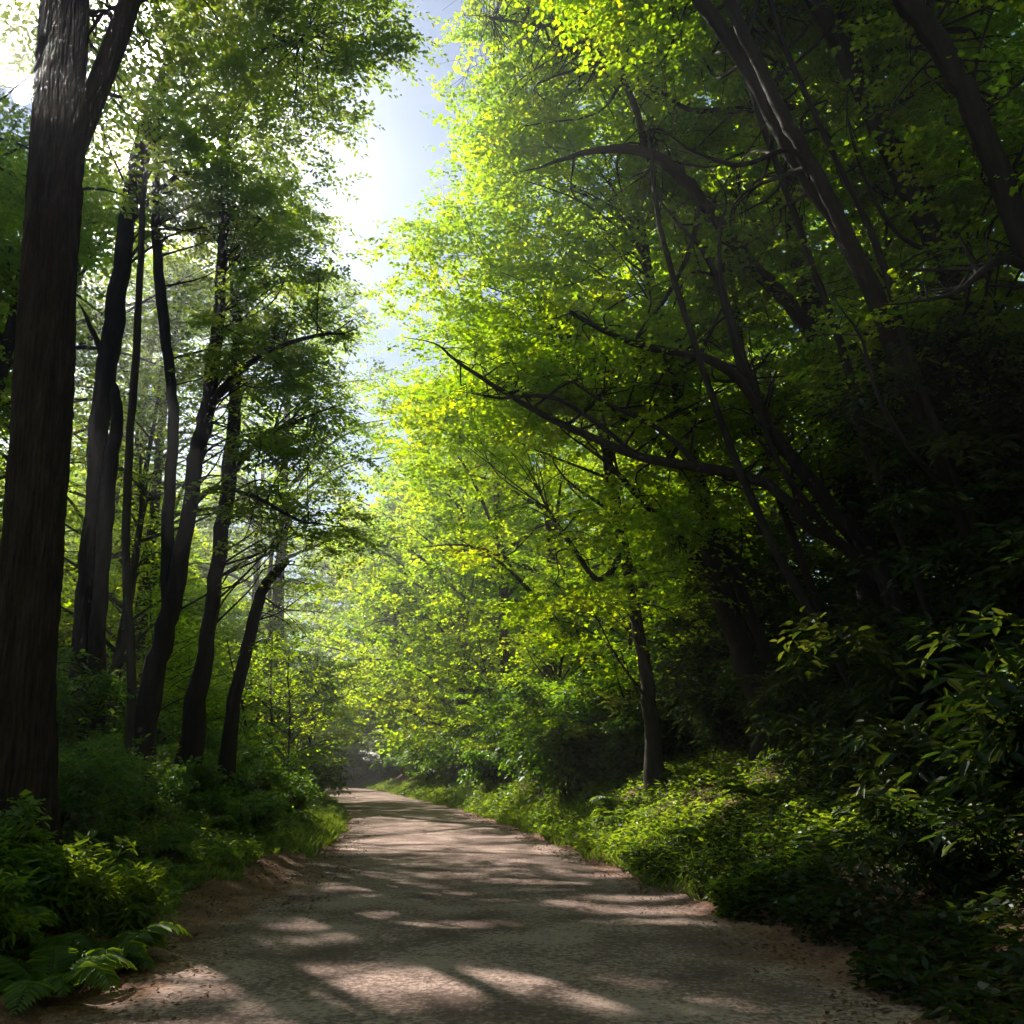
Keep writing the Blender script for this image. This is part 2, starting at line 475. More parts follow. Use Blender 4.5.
def grown_tree(name, label, cat, loc, H, spread, base, kind, bark, lean=(0, 0), nl=12, group=None, r0=None, pads_per=4, pad_r=(.7, 1.2), leafscale=1.0, cull=False, big=False):
    """forest tree grown from rules at loc"""
    loc = np.array([loc[0], loc[1], float(terrain(loc[0], loc[1]))])
    root = thing(name, label, cat, tuple(loc), group)
    r0 = r0 or .011 * H + .03
    z = np.linspace(-.3, H, 9)
    cx = np.cumsum(rng.normal(0, .05 * H / 9, 9)); cy = np.cumsum(rng.normal(0, .05 * H / 9, 9))
    tr = np.stack([cx - cx[0] + lean[0] * np.clip(z / H, 0, 1) ** 1.4, cy - cy[0] + lean[1] * np.clip(z / H, 0, 1) ** 1.4, z, r0 * (1 - .85 * np.clip(z / H, 0, 1)) + .012], 1)
    tr[0, 3] *= 1.3
    s = spline(tr, 32)
    mb = MB(); tb = mb.tube(s[:, :3], s[:, 3], 9, .10)
    C, D = [], []
    for k in range(nl):
        h = base + (H * .97 - base) * ((k + rng.random()) / nl)
        f = (h - base) / (H - base)
        i = int(np.argmin(abs(s[:, 2] - h)))
        a = s[i, :3]
        if kind == "maple": ln = spread * (math.sin(math.pi * min(1, .28 + .72 * f)) * .85 + .2)
        else: ln = spread * (1.05 - .8 * f)
        ln *= rng.uniform(.75, 1.15)
        az = k * 2.4 + rng.normal(0, .35)
        up = (.55 if kind == "maple" else .02) * ln * rng.uniform(.5, 1.2)
        tip = a + np.array([math.cos(az) * ln, math.sin(az) * ln, up])
        mid = a * .5 + tip * .5 + np.array([0, 0, (.10 if kind == "maple" else .12) * ln]) + rng.normal(0, .06 * ln, 3)
        lp = spline([a, mid, tip], 8)
        rr = min(s[i, 3] * .6, .018 * ln + .01)
        mb.tube(lp, np.linspace(rr, .006, 8), 6, weld=tb)
        for t in np.linspace(.35, 1.0, pads_per):
            q = lp[int(t * 7)] + rng.normal(0, .16 * ln, 3) * np.array([1, 1, .45])
            C.append(q); D.append([math.cos(az), math.sin(az), 0])
    mb.build("trunk", bark, root)
    kd = KINDS[kind]; C = np.array(C); D = np.array(D)
    Pt, Dd, N, l, w, t = sprays(C, rng.uniform(*pad_r, len(C)), D, kd["T"], kd["K"], kd["L"] * leafscale, kd["W"] * leafscale, kd["droop"], kd["flat"])
    if cull:
        k = sun_keep(Pt + loc); Pt, Dd, N, l, w, t = Pt[k], Dd[k], N[k], l[k], w[k], t[k]
    V, F, tt = leaves(Pt, Dd, N, l, w, t, big)
    c = mesh_ob("crown", V, F, kd["mat"], root, tt)
    LEAF[c.data.name] = (Pt, Dd, N, l, w, t, kd["mat"])
    return root

LEAF = {}
def open_gaps(root):
    """give this tree its own crown, with the sunlit openings of the canopy left free of leaves"""
    for c in root.children:
        if c.data is None or c.data.name not in LEAF: continue
        Pt, Dd, N, l, w, t, mat = LEAF[c.data.name]
        a = root.rotation_euler[2]; sx, sy, sz = root.scale
        x, y = Pt[:, 0] * sx, Pt[:, 1] * sy
        Pw = np.stack([x * math.cos(a) - y * math.sin(a), x * math.sin(a) + y * math.cos(a), Pt[:, 2] * sz], 1) + np.array(root.location)
        k = sun_keep(Pw)
        if k.all(): continue
        V, F, tt = leaves(Pt[k], Dd[k], N[k], l[k], w[k], t[k])
        whole = LEAF[c.data.name]
        c.data = np_mesh("crown", V, F, mat, tt)
        LEAF[c.data.name] = whole

def E(px, py, Y, rx, ry, rz):
    return (*P(px, py, Y), rx, ry, rz)

#@@TREES
# ------------------------------------------------------------------ big trees, left side of the path
traced_tree("redwood_tree", "massive furrowed trunk of the nearest tree, standing among ferns on the left verge", "tree", [
    [(18, 775, 7, 31.1), (22, 700, 7, 28.5), (29, 600, 7, 27.7), (36, 500, 7, 27.2), (43, 400, 7, 26.8), (48, 300, 7, 25.1), (54, 200, 7, 24.2), (59, 110, 7, 23.4), (65, 10, 7, 21.6), (72, -120, 7, 18.1), (80, -260, 7, 12.1)],
    [(66, 170, 7, 11.2), (95, 95, 7, 11.2), (120, 30, 7, 10.4), (150, -50, 7, 8.6), (200, -150, 7, 6.1)],
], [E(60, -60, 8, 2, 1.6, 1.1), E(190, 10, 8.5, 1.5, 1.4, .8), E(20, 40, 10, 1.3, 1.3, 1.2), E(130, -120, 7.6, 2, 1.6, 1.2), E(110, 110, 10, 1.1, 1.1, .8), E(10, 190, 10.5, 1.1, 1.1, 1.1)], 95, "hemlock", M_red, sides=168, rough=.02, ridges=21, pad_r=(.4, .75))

traced_tree("leaning_tree", "double stemmed dark tree leaning right just behind the massive furrowed trunk", "tree", [
    [(78, 725, 14.0, 10.2), (82, 640, 14.0, 9.2), (88, 560, 14.0, 8.8), (95, 480, 14.0, 8.8), (103, 400, 14.0, 9.5), (114, 320, 14.0, 9.5), (124, 250, 14.0, 8.8), (132, 190, 14.0, 7.5), (150, 120, 14.0, 7.5), (170, 60, 14.0, 6.8), (195, -40, 14.0, 5.4), (220, -150, 14.0, 3.4)],
    [(94, 730, 13.7, 10.2), (97, 640, 13.7, 8.8), (102, 560, 13.7, 7.5), (109, 480, 13.8, 7.1), (117, 425, 13.9, 6.1), (113, 390, 14.0, 5.4), (106, 365, 14.0, 4.1)],
    [(150, 130, 14.0, 4.1), (180, 100, 13.5, 3.4), (240, 60, 13.0, 2.7), (300, 40, 10.8, 1.7)],
    [(128, 225, 14.0, 2.7), (165, 185, 14.3, 2.4), (220, 150, 14.6, 2.0), (270, 120, 14.6, 1.4)],
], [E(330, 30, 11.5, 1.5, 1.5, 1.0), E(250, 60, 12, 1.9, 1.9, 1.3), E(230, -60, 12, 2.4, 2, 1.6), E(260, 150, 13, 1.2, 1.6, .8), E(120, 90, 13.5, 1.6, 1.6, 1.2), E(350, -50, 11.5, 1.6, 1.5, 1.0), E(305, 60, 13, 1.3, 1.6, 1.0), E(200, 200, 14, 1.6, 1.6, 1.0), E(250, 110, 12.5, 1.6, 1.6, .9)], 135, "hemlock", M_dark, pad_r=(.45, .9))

traced_tree("slender_tree", "pole thin straight tree between the double stemmed tree and the forked tree", "tree", [
    [(132, 700, 13, 4.5), (126, 560, 13, 4.2), (129, 450, 13, 4), (138, 320, 13, 3.6), (142, 220, 13, 3), (150, 120, 13, 2)],
], [E(145, 150, 13.5, 1.4, 1.3, 1.2)], 22, "maple", M_bark, sides=8, pad_r=(.5, .8))

traced_tree("forked_tree", "dark forked tree whose two stems part above the shrubs left of the path", "tree", [
    [(146, 715, 14, 11.4), (163, 640, 14, 9.7), (177, 580, 14, 8.8), (189, 510, 14, 7.9), (197, 450, 14, 7.9), (206, 415, 14, 7.5), (215, 350, 14, 6.2), (220, 300, 14, 5.7), (223, 220, 14, 5.3), (226, 120, 14, 3.5)],
    [(168, 615, 14, 7.0), (168, 520, 14.2, 6.2), (173, 440, 14.3, 5.7), (170, 380, 14.3, 5.3), (162, 300, 14.3, 5.3), (155, 220, 14.3, 4.4), (158, 130, 14.3, 3.1)],
    [(206, 415, 14, 3.5), (230, 380, 13.7, 3.5), (270, 350, 13.4, 2.6), (320, 335, 13, 1.8)],
    [(190, 508, 14, 3), (215, 488, 13.8, 2.6), (255, 497, 13.5, 2), (298, 520, 13.2, 1.4)],
], [E(270, 230, 14.5, 1.2, 1.6, 1.0), E(300, 320, 14, 1.1, 1.6, .8), E(290, 420, 14, 1.0, 1.6, .6), E(280, 520, 14, 1.2, 1.5, .6), E(220, 200, 15, 1.6, 1.6, 1.2), E(315, 290, 15, .7, 1, .4), E(250, 150, 14.5, 1.6, 1.8, 1.1), E(260, 370, 14.2, 1.3, 1.6, .8), E(270, 470, 14.2, 1.1, 1.6, .6)], 125, "hemlock", M_dark, pad_r=(.4, .8))

traced_tree("curved_tree", "slim dark tree with a gently curved stem right of the forked tree", "tree", [
    [(195, 705, 16, 10), (207, 640, 16, 8), (217, 570, 16, 7.5), (226, 500, 16, 7), (233, 430, 16, 6.5), (237, 340, 16, 5), (232, 250, 16, 3.5)],
    [(228, 480, 16, 3), (260, 440, 15.6, 3), (300, 420, 15.2, 2)],
], [E(310, 470, 16, 1.0, 1.5, .6), E(315, 380, 16.5, 1.1, 1.5, .7), E(330, 540, 16, .7, 1.5, .5), E(240, 330, 17, 1.5, 1.5, 1.4), E(290, 260, 17, 1.6, 1.6, 1.0), E(310, 540, 16.5, 1.1, 1.5, .8), E(280, 210, 17, 1.1, 1.6, .7)], 90, "hemlock", M_dark, pad_r=(.4, .8))

traced_tree("broken_tree", "short leaning tree with a snapped top beside the dark shrubs left of the path", "tree", [
    [(234, 705, 17, 7), (248, 645, 17, 6.3), (259, 600, 17, 6), (271, 578, 17, 5.2), (281, 567, 17, 4.2), (289, 561, 17, 1.5)],
], [E(300, 590, 17.5, .7, .8, .3), E(285, 640, 17.3, .9, .8, .3)], 10, "maple", M_dark, sides=9, pad_r=(.4, .7))

# ------------------------------------------------------------------ big trees, right side of the path
traced_tree("maple_tree", "straight slim trunk nearest the sunlit bank on the right of the path", "tree", [
    [(656, 780, 16, 8.1), (649, 700, 16, 6.8), (640, 640, 16, 6.4), (630, 580, 16, 6.0), (620, 530, 16, 5.5), (611, 480, 16, 5.1), (598, 400, 16, 4.2), (582, 300, 16, 3.4)],
    [(625, 550, 16, 3.4), (600, 580, 15.7, 3.0), (575, 550, 15.6, 2.5), (555, 520, 15.5, 1.7)],
], [E(500, 430, 17, 2.2, 2.4, 1.5), E(560, 530, 16, 1.8, 2, 1.0), E(440, 420, 19, 1.8, 2.2, 1.3), E(500, 330, 18, 2.4, 2.4, 1.4), E(580, 620, 15, 1.3, 1.5, .7)], 95, "maple", M_bark)

traced_tree("maple_tree", "twin stemmed maple leaning left halfway up the shaded right bank", "tree", [
    [(766, 715, 14, 13), (745, 660, 14, 12), (725, 600, 14, 12), (711, 545, 14, 11), (700, 495, 14, 10), (690, 460, 14, 9), (678, 390, 14, 7), (655, 300, 14, 5), (640, 220, 14, 3)],
    [(790, 705, 13.8, 7), (765, 650, 13.9, 7), (745, 600, 14, 6), (728, 555, 14, 5)],
    [(744, 655, 14, 5), (715, 590, 13.6, 5), (690, 550, 13.4, 4.5), (650, 510, 13.2, 3.5), (612, 467, 13, 2.5), (590, 450, 13, 1.5)],
    [(703, 510, 14, 4), (680, 470, 14.4, 3.5), (640, 420, 14.8, 3), (590, 390, 15, 2)],
], [E(600, 330, 15, 2.6, 2.6, 2.2), E(520, 240, 16, 2.6, 2.6, 2.2), E(660, 420, 13.5, 2, 2.2, 1.2), E(450, 290, 17.5, 1.6, 2, 1.6), E(640, 560, 13, 1.3, 1.6, .8)], 175, "maple", M_dark)

traced_tree("maple_tree", "tall maple on the right bank whose high branches reach over the path", "tree", [
    [(868, 575, 12, 11), (846, 470, 12, 10.5), (820, 340, 12, 10), (800, 260, 12, 9), (790, 180, 12, 8), (784, 100, 12, 7), (776, 0, 12, 6), (765, -120, 12, 4)],
    [(822, 350, 12, 7), (790, 305, 11.8, 7), (760, 275, 11.7, 7), (720, 225, 11.6, 6.5), (685, 180, 11.6, 6), (645, 152, 11.8, 5), (600, 150, 12.2, 3.5), (560, 160, 12.6, 2)],
    [(645, 152, 11.8, 4), (637, 112, 12, 3.5), (618, 75, 12.4, 3), (590, 48, 12.8, 2.4), (550, 27, 13.2, 1.6), (500, 20, 13.6, 1)],
    [(785, 110, 12, 4), (740, 110, 11.8, 3.5), (690, 110, 11.8, 2.4), (660, 90, 12, 1.5)],
    [(700, 200, 11.6, 3), (690, 250, 11.5, 2.6), (665, 300, 11.6, 1.8)],
], [E(620, 110, 15, 2.8, 2.2, 2.4), E(545, 80, 15.5, 2.2, 2.2, 2.4), E(700, 230, 14.4, 2.3, 1.8, 1.8), E(590, 0, 15.5, 2.8, 2.4, 2.2), E(510, 150, 16, 1.3, 2, 1.6), E(740, 40, 14, 2.2, 1.8, 1.8), E(700, 130, 14.2, 1.8, 1.3, 1.7), E(790, 150, 13.2, 1.8, 1.2, 1.8), E(780, 300, 13.4, 1.5, 1.2, 1.4), E(550, -70, 14.5, 2.4, 2.4, 2.0)], 350, "maple", M_dark)

traced_tree("maple_tree", "low spreading maple with bare looping limbs over the shaded right bank", "tree", [
    [(910, 660, 11, 11), (885, 580, 11, 9), (840, 520, 11, 8), (802, 470, 11, 7), (771, 430, 11, 6.5), (745, 385, 11, 6), (710, 360, 11.2, 5), (660, 350, 11.5, 4), (620, 338, 11.8, 3), (570, 312, 12.2, 2)],
    [(885, 580, 11, 6), (862, 562, 11, 6), (838, 543, 11, 6), (806, 525, 11, 6), (786, 500, 11, 5.5), (758, 480, 11.2, 5.5), (700, 467, 11.5, 5), (640, 457, 11.8, 4.5), (580, 432, 12.2, 4), (520, 402, 12.6, 3), (458, 362, 13, 1.6)],
    [(745, 385, 11, 3.6), (726, 310, 11.2, 3.4), (706, 255, 11.4, 3), (680, 225, 11.6, 2), (660, 200, 11.8, 1.2)],
    [(771, 430, 11, 3), (740, 345, 10.8, 3), (722, 280, 10.8, 2.5), (720, 230, 10.8, 1.6)],
    [(700, 467, 11.5, 3), (660, 430, 11.7, 2.5), (610, 405, 12, 1.8)],
    [(640, 457, 11.8, 2.6), (560, 400, 12.3, 2.2), (500, 398, 12.8, 1.4)],
    [(838, 543, 11, 4), (800, 495, 10.8, 3.6), (772, 450, 10.8, 3), (760, 400, 10.9, 2)],
], [E(640, 360, 13.8, 1.9, 1.5, 1.2), E(540, 400, 14, 1.6, 1.5, .9), E(740, 300, 13, 1.7, 1.5, 1.2), E(480, 390, 14, 1.0, 1.4, .7), E(790, 400, 12.6, 1.5, 1.4, 1.0), E(690, 500, 13, 1.4, 1.3, .7), E(760, 380, 13, 1.7, 1.4, 1.1), E(720, 470, 13, 1.6, 1.3, .9)], 135, "maple", M_dark)

traced_tree("leaning_tree", "tall dark double trunk leaning left over the dark right bank", "tree", [
    [(1008, 730, 9, 7.8), (996, 650, 9, 7.4), (985, 590, 9, 7.4), (956, 500, 9, 7.4), (930, 430, 9, 8.2), (903, 370, 9, 9.0), (870, 285, 9, 9.8), (835, 220, 9, 9.0), (790, 150, 9, 8.2), (750, 72, 9, 7.4), (694, -10, 9, 6.6), (640, -95, 9, 4.9)],
    [(872, 290, 9, 8.2), (842, 225, 8.8, 7.4), (812, 165, 8.7, 7.4), (782, 112, 8.6, 6.6), (757, 60, 8.6, 6.6), (727, -5, 8.6, 5.7), (700, -90, 8.6, 4.1)],
    [(812, 180, 8.8, 3.3), (790, 150, 8.6, 2.9), (740, 165, 8.8, 2.5), (690, 150, 9, 1.6)],
    [(955, 498, 9, 3.3), (915, 455, 8.8, 2.9), (880, 400, 8.6, 2.5), (862, 340, 8.6, 1.6)],
], [E(720, -60, 9.5, 2.2, 2, 1.5), E(840, 40, 11.4, 1.7, 1.4, 1.2), E(640, -40, 10, 1.6, 1.6, 1.0), E(880, 330, 10, 1.2, 1.4, 1.0), E(700, 60, 12, 1.3, 1.4, 1.0), E(770, 150, 12, 1.6, 1.4, 1.1), E(780, 260, 12, 1.6, 1.4, 1.0), E(850, 420, 11.4, 1.5, 1.3, 1.1)], 210, "maple", M_dark, sides=14, big=True, leafscale=.85)

traced_tree("leaning_tree", "thick dark trunk leaning left behind the tall dark double trunk", "tree", [
    [(1075, 640, 9.5, 12.3), (1040, 480, 9.5, 11.5), (1000, 370, 9.5, 10.7), (962, 300, 9.5, 10.7), (930, 230, 9.5, 10.7), (895, 160, 9.5, 10.2), (860, 85, 9.5, 9.8), (816, 0, 9.5, 9.0), (770, -90, 9.5, 6.6)],
    [(862, 90, 9.5, 3.3), (845, 40, 9.7, 3.3), (838, -10, 9.9, 2.5)],
    [(945, 260, 9.5, 3.3), (900, 235, 9.2, 2.5), (870, 190, 9.1, 2.0), (850, 130, 9, 1.3)],
], [E(900, 60, 10.5, 1.6, 1.5, 1.3), E(850, -80, 10, 2.0, 1.8, 1.4), E(980, 200, 10.5, 1.4, 1.5, 1.4), E(880, 200, 10.5, 1.5, 1.5, 1.2)], 150, "maple", M_dark, sides=14, big=True, leafscale=.85)

traced_tree("leaning_tree", "thick blackish trunk leaning in at the upper edge of the dark right bank", "tree", [
    [(1210, 640, 7.8, 15.3), (1110, 430, 7.8, 14.4), (1035, 270, 7.8, 12.8), (988, 145, 7.8, 11.9), (952, 70, 7.8, 11.0), (908, 0, 7.8, 10.2), (860, -80, 7.8, 7.6)],
    [(1035, 270, 7.8, 5.1), (1000, 260, 7.6, 4.2), (960, 290, 7.6, 3.0), (925, 300, 7.8, 1.7)],
], [E(1000, 60, 8.6, 1.6, 1.5, 1.3), E(960, -70, 8.6, 1.8, 1.6, 1.2), E(1060, 200, 8.8, 1.4, 1.3, 1.4), E(960, 320, 9.5, 1.4, 1.4, 1.0)], 140, "maple", M_dark, sides=14, big=True, leafscale=.85)

for lab, st, el in (
    ("slim blackish stem crossing behind the tall dark double trunk", [(935, 640, 9.6, 5), (903, 540, 9.6, 4.6), (868, 450, 9.6, 4.4), (842, 350, 9.7, 4.2), (800, 230, 9.8, 3.8), (768, 140, 9.9, 3.4), (738, 40, 10, 3), (722, -40, 10, 2)], [E(735, 20, 11.5, 1.0, 1.0, .8)]),
    ("slim blackish stem between the tall double trunk and the thick dark trunk", [(1000, 600, 8.8, 4.6), (945, 450, 8.8, 4.2), (908, 350, 8.8, 4), (878, 250, 8.9, 3.6), (832, 150, 9, 3.2), (790, 60, 9, 3), (758, -40, 9, 2)], [E(780, -10, 10, 1.0, 1.0, .7)]),
    ("slim dark stem leaning left beneath the bare looping limbs", [(858, 700, 10.6, 5), (806, 605, 10.6, 4.6), (768, 535, 10.7, 4.2), (728, 440, 10.8, 3.8), (692, 335, 11, 3.2), (662, 235, 11.2, 2.6), (648, 130, 11.4, 1.8)], [E(650, 180, 13.5, 1.0, 1.0, .8)]),
    ("slim dark stem rising straight between the twin stemmed maple and the low spreading maple", [(838, 690, 12.5, 4.5), (812, 590, 12.5, 4), (770, 470, 12.5, 3.6), (748, 390, 12.6, 3.2), (735, 300, 12.7, 2.6), (715, 200, 12.8, 1.8)], [E(715, 220, 14, 1.0, 1.0, .8)])):
    traced_tree("slender_tree", lab, "tree", [st], el, 16, "maple", M_dark, sides=8, pad_r=(.4, .7))

# ------------------------------------------------------------------ the forest behind
HEM, MAP = [], []
left_spots = [  # x, y, H, kind
    (-8.5, 19, 9.5, "m"), (-11.5, 16, 9, "m"), (-13.5, 23, 10, "m"), (-11.6, 26.6, 10.5, "m"), (-16, 19, 10, "m"), (-13, 32, 11.5, "m"), (-9.2, 33, 12, "h"),
    (-18, 28, 11, "m"), (-22, 22, 11, "m"), (-13.5, 40, 14, "h"), (-18, 38, 13, "m"), (-24, 34, 13, "m"), (-16.5, 48, 16, "m"), (-22, 47, 15, "m"),
    (-29, 42, 15, "m"), (-19.5, 57, 17, "m"), (-27, 56, 18, "m"), (-23, 66, 19, "m"), (-33, 62, 20, "m"),
    (-10.6, 15.9, 15, "t"), (-9.4, 22.8, 15, "t"), (-13, 14, 15, "t"), (-14.2, 31, 16, "t"), (-12, 43, 18, "t"),
    (-14.9, 22.5, 17, "b"), (-11.9, 20.4, 16, "b"), (-16, 28, 19, "t"), (-12.2, 27.5, 17, "b"), (-13, 17.2, 17, "b"), (-17.2, 25, 19, "b"), (-8.4, 32, 20, "b"), (-17, 21, 18, "b"),
    (-14.5, 30, 15, "m"), (-17.5, 34, 16, "m"), (-20.5, 30, 15, "m"), (-16.5, 26, 13, "m"), (-11.2, 23.5, 13, "m"), (-12, 18.5, 12, "m"),
    (-14, 11.5, 9, "m"), (-9.5, 12.5, 8, "h"), (-20, 14, 11, "m"), (-29, 77, 20, "m"), (-40, 76, 21, "m"),
]
right_spots = [
    (3.4, 21, 15, "m"), (5.8, 19, 16, "m"), (1.2, 27, 17, "m"), (5, 27, 17, "m"), (9, 23, 17, "m"), (0, 34, 18, "m"), (4, 35, 18, "h"), (9, 32, 18, "m"),
    (-2.2, 41, 19, "m"), (2.5, 44, 19, "m"), (8, 42, 19, "m"), (-4.5, 50, 20, "m"), (0, 54, 20, "h"), (6, 54, 20, "m"), (-7.5, 60, 20, "m"), (-2, 65, 21, "m"),
    (5, 66, 21, "m"), (-10, 72, 22, "m"), (-14, 82, 23, "m"), (-5, 80, 22, "m"), (-20, 90, 24, "m"), (-10, 96, 24, "m"), (-30, 92, 24, "m"), (0, 92, 24, "m"),
    (8.2, 15, 16, "m"), (10.5, 11, 15, "m"), (8, 8.5, 14, "m"), (12, 17, 17, "m"), (14, 26, 18, "m"), (15, 36, 19, "m"), (13, 48, 20, "m"), (13, 6, 15, "m"), (9, 3.5, 14, "m"),
    (7.5, -1, 14, "m"), (7, -5, 14, "m"), (12, -3, 15, "m"),
]
protos = {}
for key, n in (("m", 4), ("h", 3), ("t", 2), ("f", 3), ("b", 3)):
    for q in range(n):
        H = 15.0
        if key == "m":
            r = grown_tree("maple_tree", "-", "tree", (300, 0), H, 3.5, 3.2, "maple", M_bark, (rng.normal(0, .8), rng.normal(0, .8)), 20, None, None, 4, (.8, 1.35), 1.25)
        elif key == "f":
            r = grown_tree("maple_tree", "-", "tree", (300, 0), H, 4.4, 1.0, "maple", M_bark, (rng.normal(0, .5), rng.normal(0, .5)), 30, None, None, 4, (1.0, 1.7), 1.9)
        elif key == "b":
            r = grown_tree("maple_tree", "-", "tree", (300, 0), H, 3.4, 6.0, "maple", M_dark, (rng.normal(0, .6), rng.normal(0, .6)), 22, None, None, 4, (.8, 1.4), 1.2)
        elif key == "t":
            r = grown_tree("hemlock_tree", "-", "tree", (300, 0), H, 3.6, 6.5, "hemlock", M_dark, (rng.normal(0, .4), rng.normal(0, .4)), 28, None, None, 4, (.7, 1.2), 1.3)
        else:
            r = grown_tree("hemlock_tree", "-", "tree", (300, 0), H, 3.2, 2.0, "hemlock", M_dark, (rng.normal(0, .4), rng.normal(0, .4)), 26, None, None, 3, (.7, 1.2), 1.35)
        protos.setdefault(key, []).append(r)
used = set()
def forest(spots, side):
    for k, (x, y, H, key) in enumerate(spots):
        far = y > 38
        if far and key == "m": key = "f"
        p = protos[key][k % len(protos[key])]
        near = y < 24
        kind = "maple" if key in "mfb" else "hemlock"
        if side == "left":
            lab = (f"hazy far {kind} growing deep in the wood left of the path" if far else
                   f"backlit {kind} filling the gaps between the dark left trunks" if near else f"{kind} standing behind the dark trunks left of the path")
        else:
            lab = (f"hazy pale {kind} rising where the path bends away" if far else
                   f"shaded {kind} growing high on the dark right bank" if near else f"sunlit {kind} behind the branches on the right of the path")
        if p.name in used:
            t = copy_tree(p)
        else:
            t = p; used.add(p.name)
        t["label"] = lab
        t["group"] = lab.replace("standing ", "").replace("growing ", "").replace(kind, kind + "s", 1)
        s = H / 15.0
        t.location = (x, y, float(terrain(x, y)) - .05)
        t.scale = (s * rng.uniform(.9, 1.1), s * rng.uniform(.9, 1.1), s)
        t.rotation_euler = (0, 0, rng.uniform(0, 6.28))
        if side == "left": open_gaps(t)
forest(left_spots, "left"); forest(right_spots, "right")
for x, y, H in ((-6.5, -1, 13), (-6, -6, 14), (-8, -11, 15), (6.2, -2.5, 13), (5.6, -8, 14), (7, -13, 15), (-1, -17, 16), (4, -18, 16)):  # unseen trees added behind the camera to keep sky light off the path
    t = copy_tree(protos["m"][int(rng.integers(4))]); t.location = (x, y, float(terrain(x, y))); t.rotation_euler = (0, 0, rng.uniform(0, 6.28)); t.scale = (1.35, 1.35, H / 15)
    t["label"] = "unseen broad maple added behind the viewer to shade the path"; t["group"] = "unseen maples added to shade the path"
SAP = [grown_tree("young_maple", "-", "tree", (300, 0), 6.0, 2.0, .5, "maple", M_bark, (rng.normal(0, .5), rng.normal(0, .5)), 24, None, .05, 3, (.5, .9), 1.1) for _ in range(3)]
sap_used = set()
def saplings(n, y0, y1, side, e0, e1, mind, lab, grp, s0, s1):
    pts = []
    for _ in range(n * 30):
        y = y0 + (y1 - y0) * rng.random(); x = path_x(y) + side * (path_hw(y) + rng.uniform(e0, e1))
        if all((x - a) ** 2 + (y - b) ** 2 > mind ** 2 for a, b in pts): pts.append((x, y))
        if len(pts) == n: break
    for k, (x, y) in enumerate(pts):
        p = SAP[k % len(SAP)]
        t = copy_tree(p) if p.name in sap_used else p
        sap_used.add(p.name)
        t["label"] = lab; t["group"] = grp
        if y < 6.2 and abs(x) < 6.5: x += 1.6
        q = rng.uniform(s0, s1); t.scale = (q * 1.1, q * 1.1, q); t.rotation_euler = (0, 0, rng.uniform(0, 6.28))
        t.location = (x, y, float(terrain(x, y)) - .05)
        if side < 0: open_gaps(t)
saplings(14, 21, 42, -1, .9, 2.6, 1.8, "leafy young maple leaning out over the left edge of the path", "young maples on the left edge", .55, .85)
saplings(34, 15, 40, -1, 3.2, 14, 1.7, "backlit young maple in the undergrowth behind the left trunks", "young maples behind the left trunks", .6, 1.1)
saplings(40, 30, 72, -1, .7, 13, 2.2, "hazy young maple along the far left of the path", "young maples along the far left", .8, 1.3)
saplings(24, 17, 40, 1, 1.8, 12, 1.9, "leafy young maple under the tall maples on the right bank", "young maples on the right bank", .6, 1.0)
saplings(30, 38, 72, 1, 1.6, 14, 2.4, "hazy young maple along the far right of the path", "young maples along the far right", .8, 1.4)
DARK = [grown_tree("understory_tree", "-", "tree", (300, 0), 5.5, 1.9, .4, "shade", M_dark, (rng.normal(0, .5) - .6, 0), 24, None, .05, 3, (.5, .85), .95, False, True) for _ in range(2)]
for x, y, q in ((-13, 67, 1.2), (-13.6, 72, 1.3), (-11.8, 64, 1.0), (-15.5, 79, 1.5), (-18, 84, 1.6), (-13.2, 77, 1.5), (-21, 88, 1.7), (-17.5, 68, 1.1), (-15.2, 63, 1.0)):
    t = copy_tree(SAP[0]); t.location = (x, y, float(terrain(x, y))); t.scale = (q * 1.3, q * 1.3, q); t.rotation_euler = (0, 0, rng.uniform(0, 6.28))
    t["label"] = "distant young maple beyond the bend of the path"; t["group"] = "young maples beyond the bend"
SAP, SAVE = DARK, SAP
saplings(34, 4, 19, 1, 3.4, 11, 1.35, "dark long leaved small tree crowding the steep right bank", "small trees crowding the right bank", .6, 1.15)
SAP = SAVE
saplings(40, 66, 96, -1, -4, 34, 2.6, "distant young maple beyond the bend of the path", "young maples beyond the bend", 1.1, 1.8)
for key in protos:
    for p in protos[key]:
        if p.name not in used:
            for c in list(p.children): bpy.data.objects.remove(c)
            bpy.data.objects.remove(p)

#@@PLANTS
# ------------------------------------------------------------------ shrubs and ferns
def shrub_proto(kind, ns, h, r, T, K, L, W, mat, big, droop=.4, pr=(.22, .4)):
    root = thing("leafy_shrub", "-", "shrub")
    mb = MB(); C, D = [], []; tb = None
    for k in range(ns):
        az = rng.uniform(0, 6.28); rr = r * rng.uniform(.25, 1); hh = h * rng.uniform(.45, 1)
        tip = np.array([math.cos(az) * rr, math.sin(az) * rr, hh])
        b = np.array([math.cos(az) * .08, math.sin(az) * .08, -.1])
        pts = spline([b, tip * np.array([.35, .35, .62]), tip], 8)
        tb = mb.tube(pts, np.linspace(.012, .004, 8), 5, weld=tb)
        for q in ((3, 5, 7) if h > .7 else (4, 7)):
            C.append(pts[q] + rng.normal(0, .04, 3)); D.append([math.cos(az), math.sin(az), 0])
    mb.build("stem", M_stem, root)
    C, D = np.array(C), np.array(D)
    Pt, Dd, N, l, w, t = sprays(C, rng.uniform(*pr, len(C)) * max(h, .8), D, T, K, L, W, droop, .45, big=big)
    V, F, tt = leaves(Pt, Dd, N, l, w, t, big)
    mesh_ob("foliage", V, F, mat, root, tt)
    return root

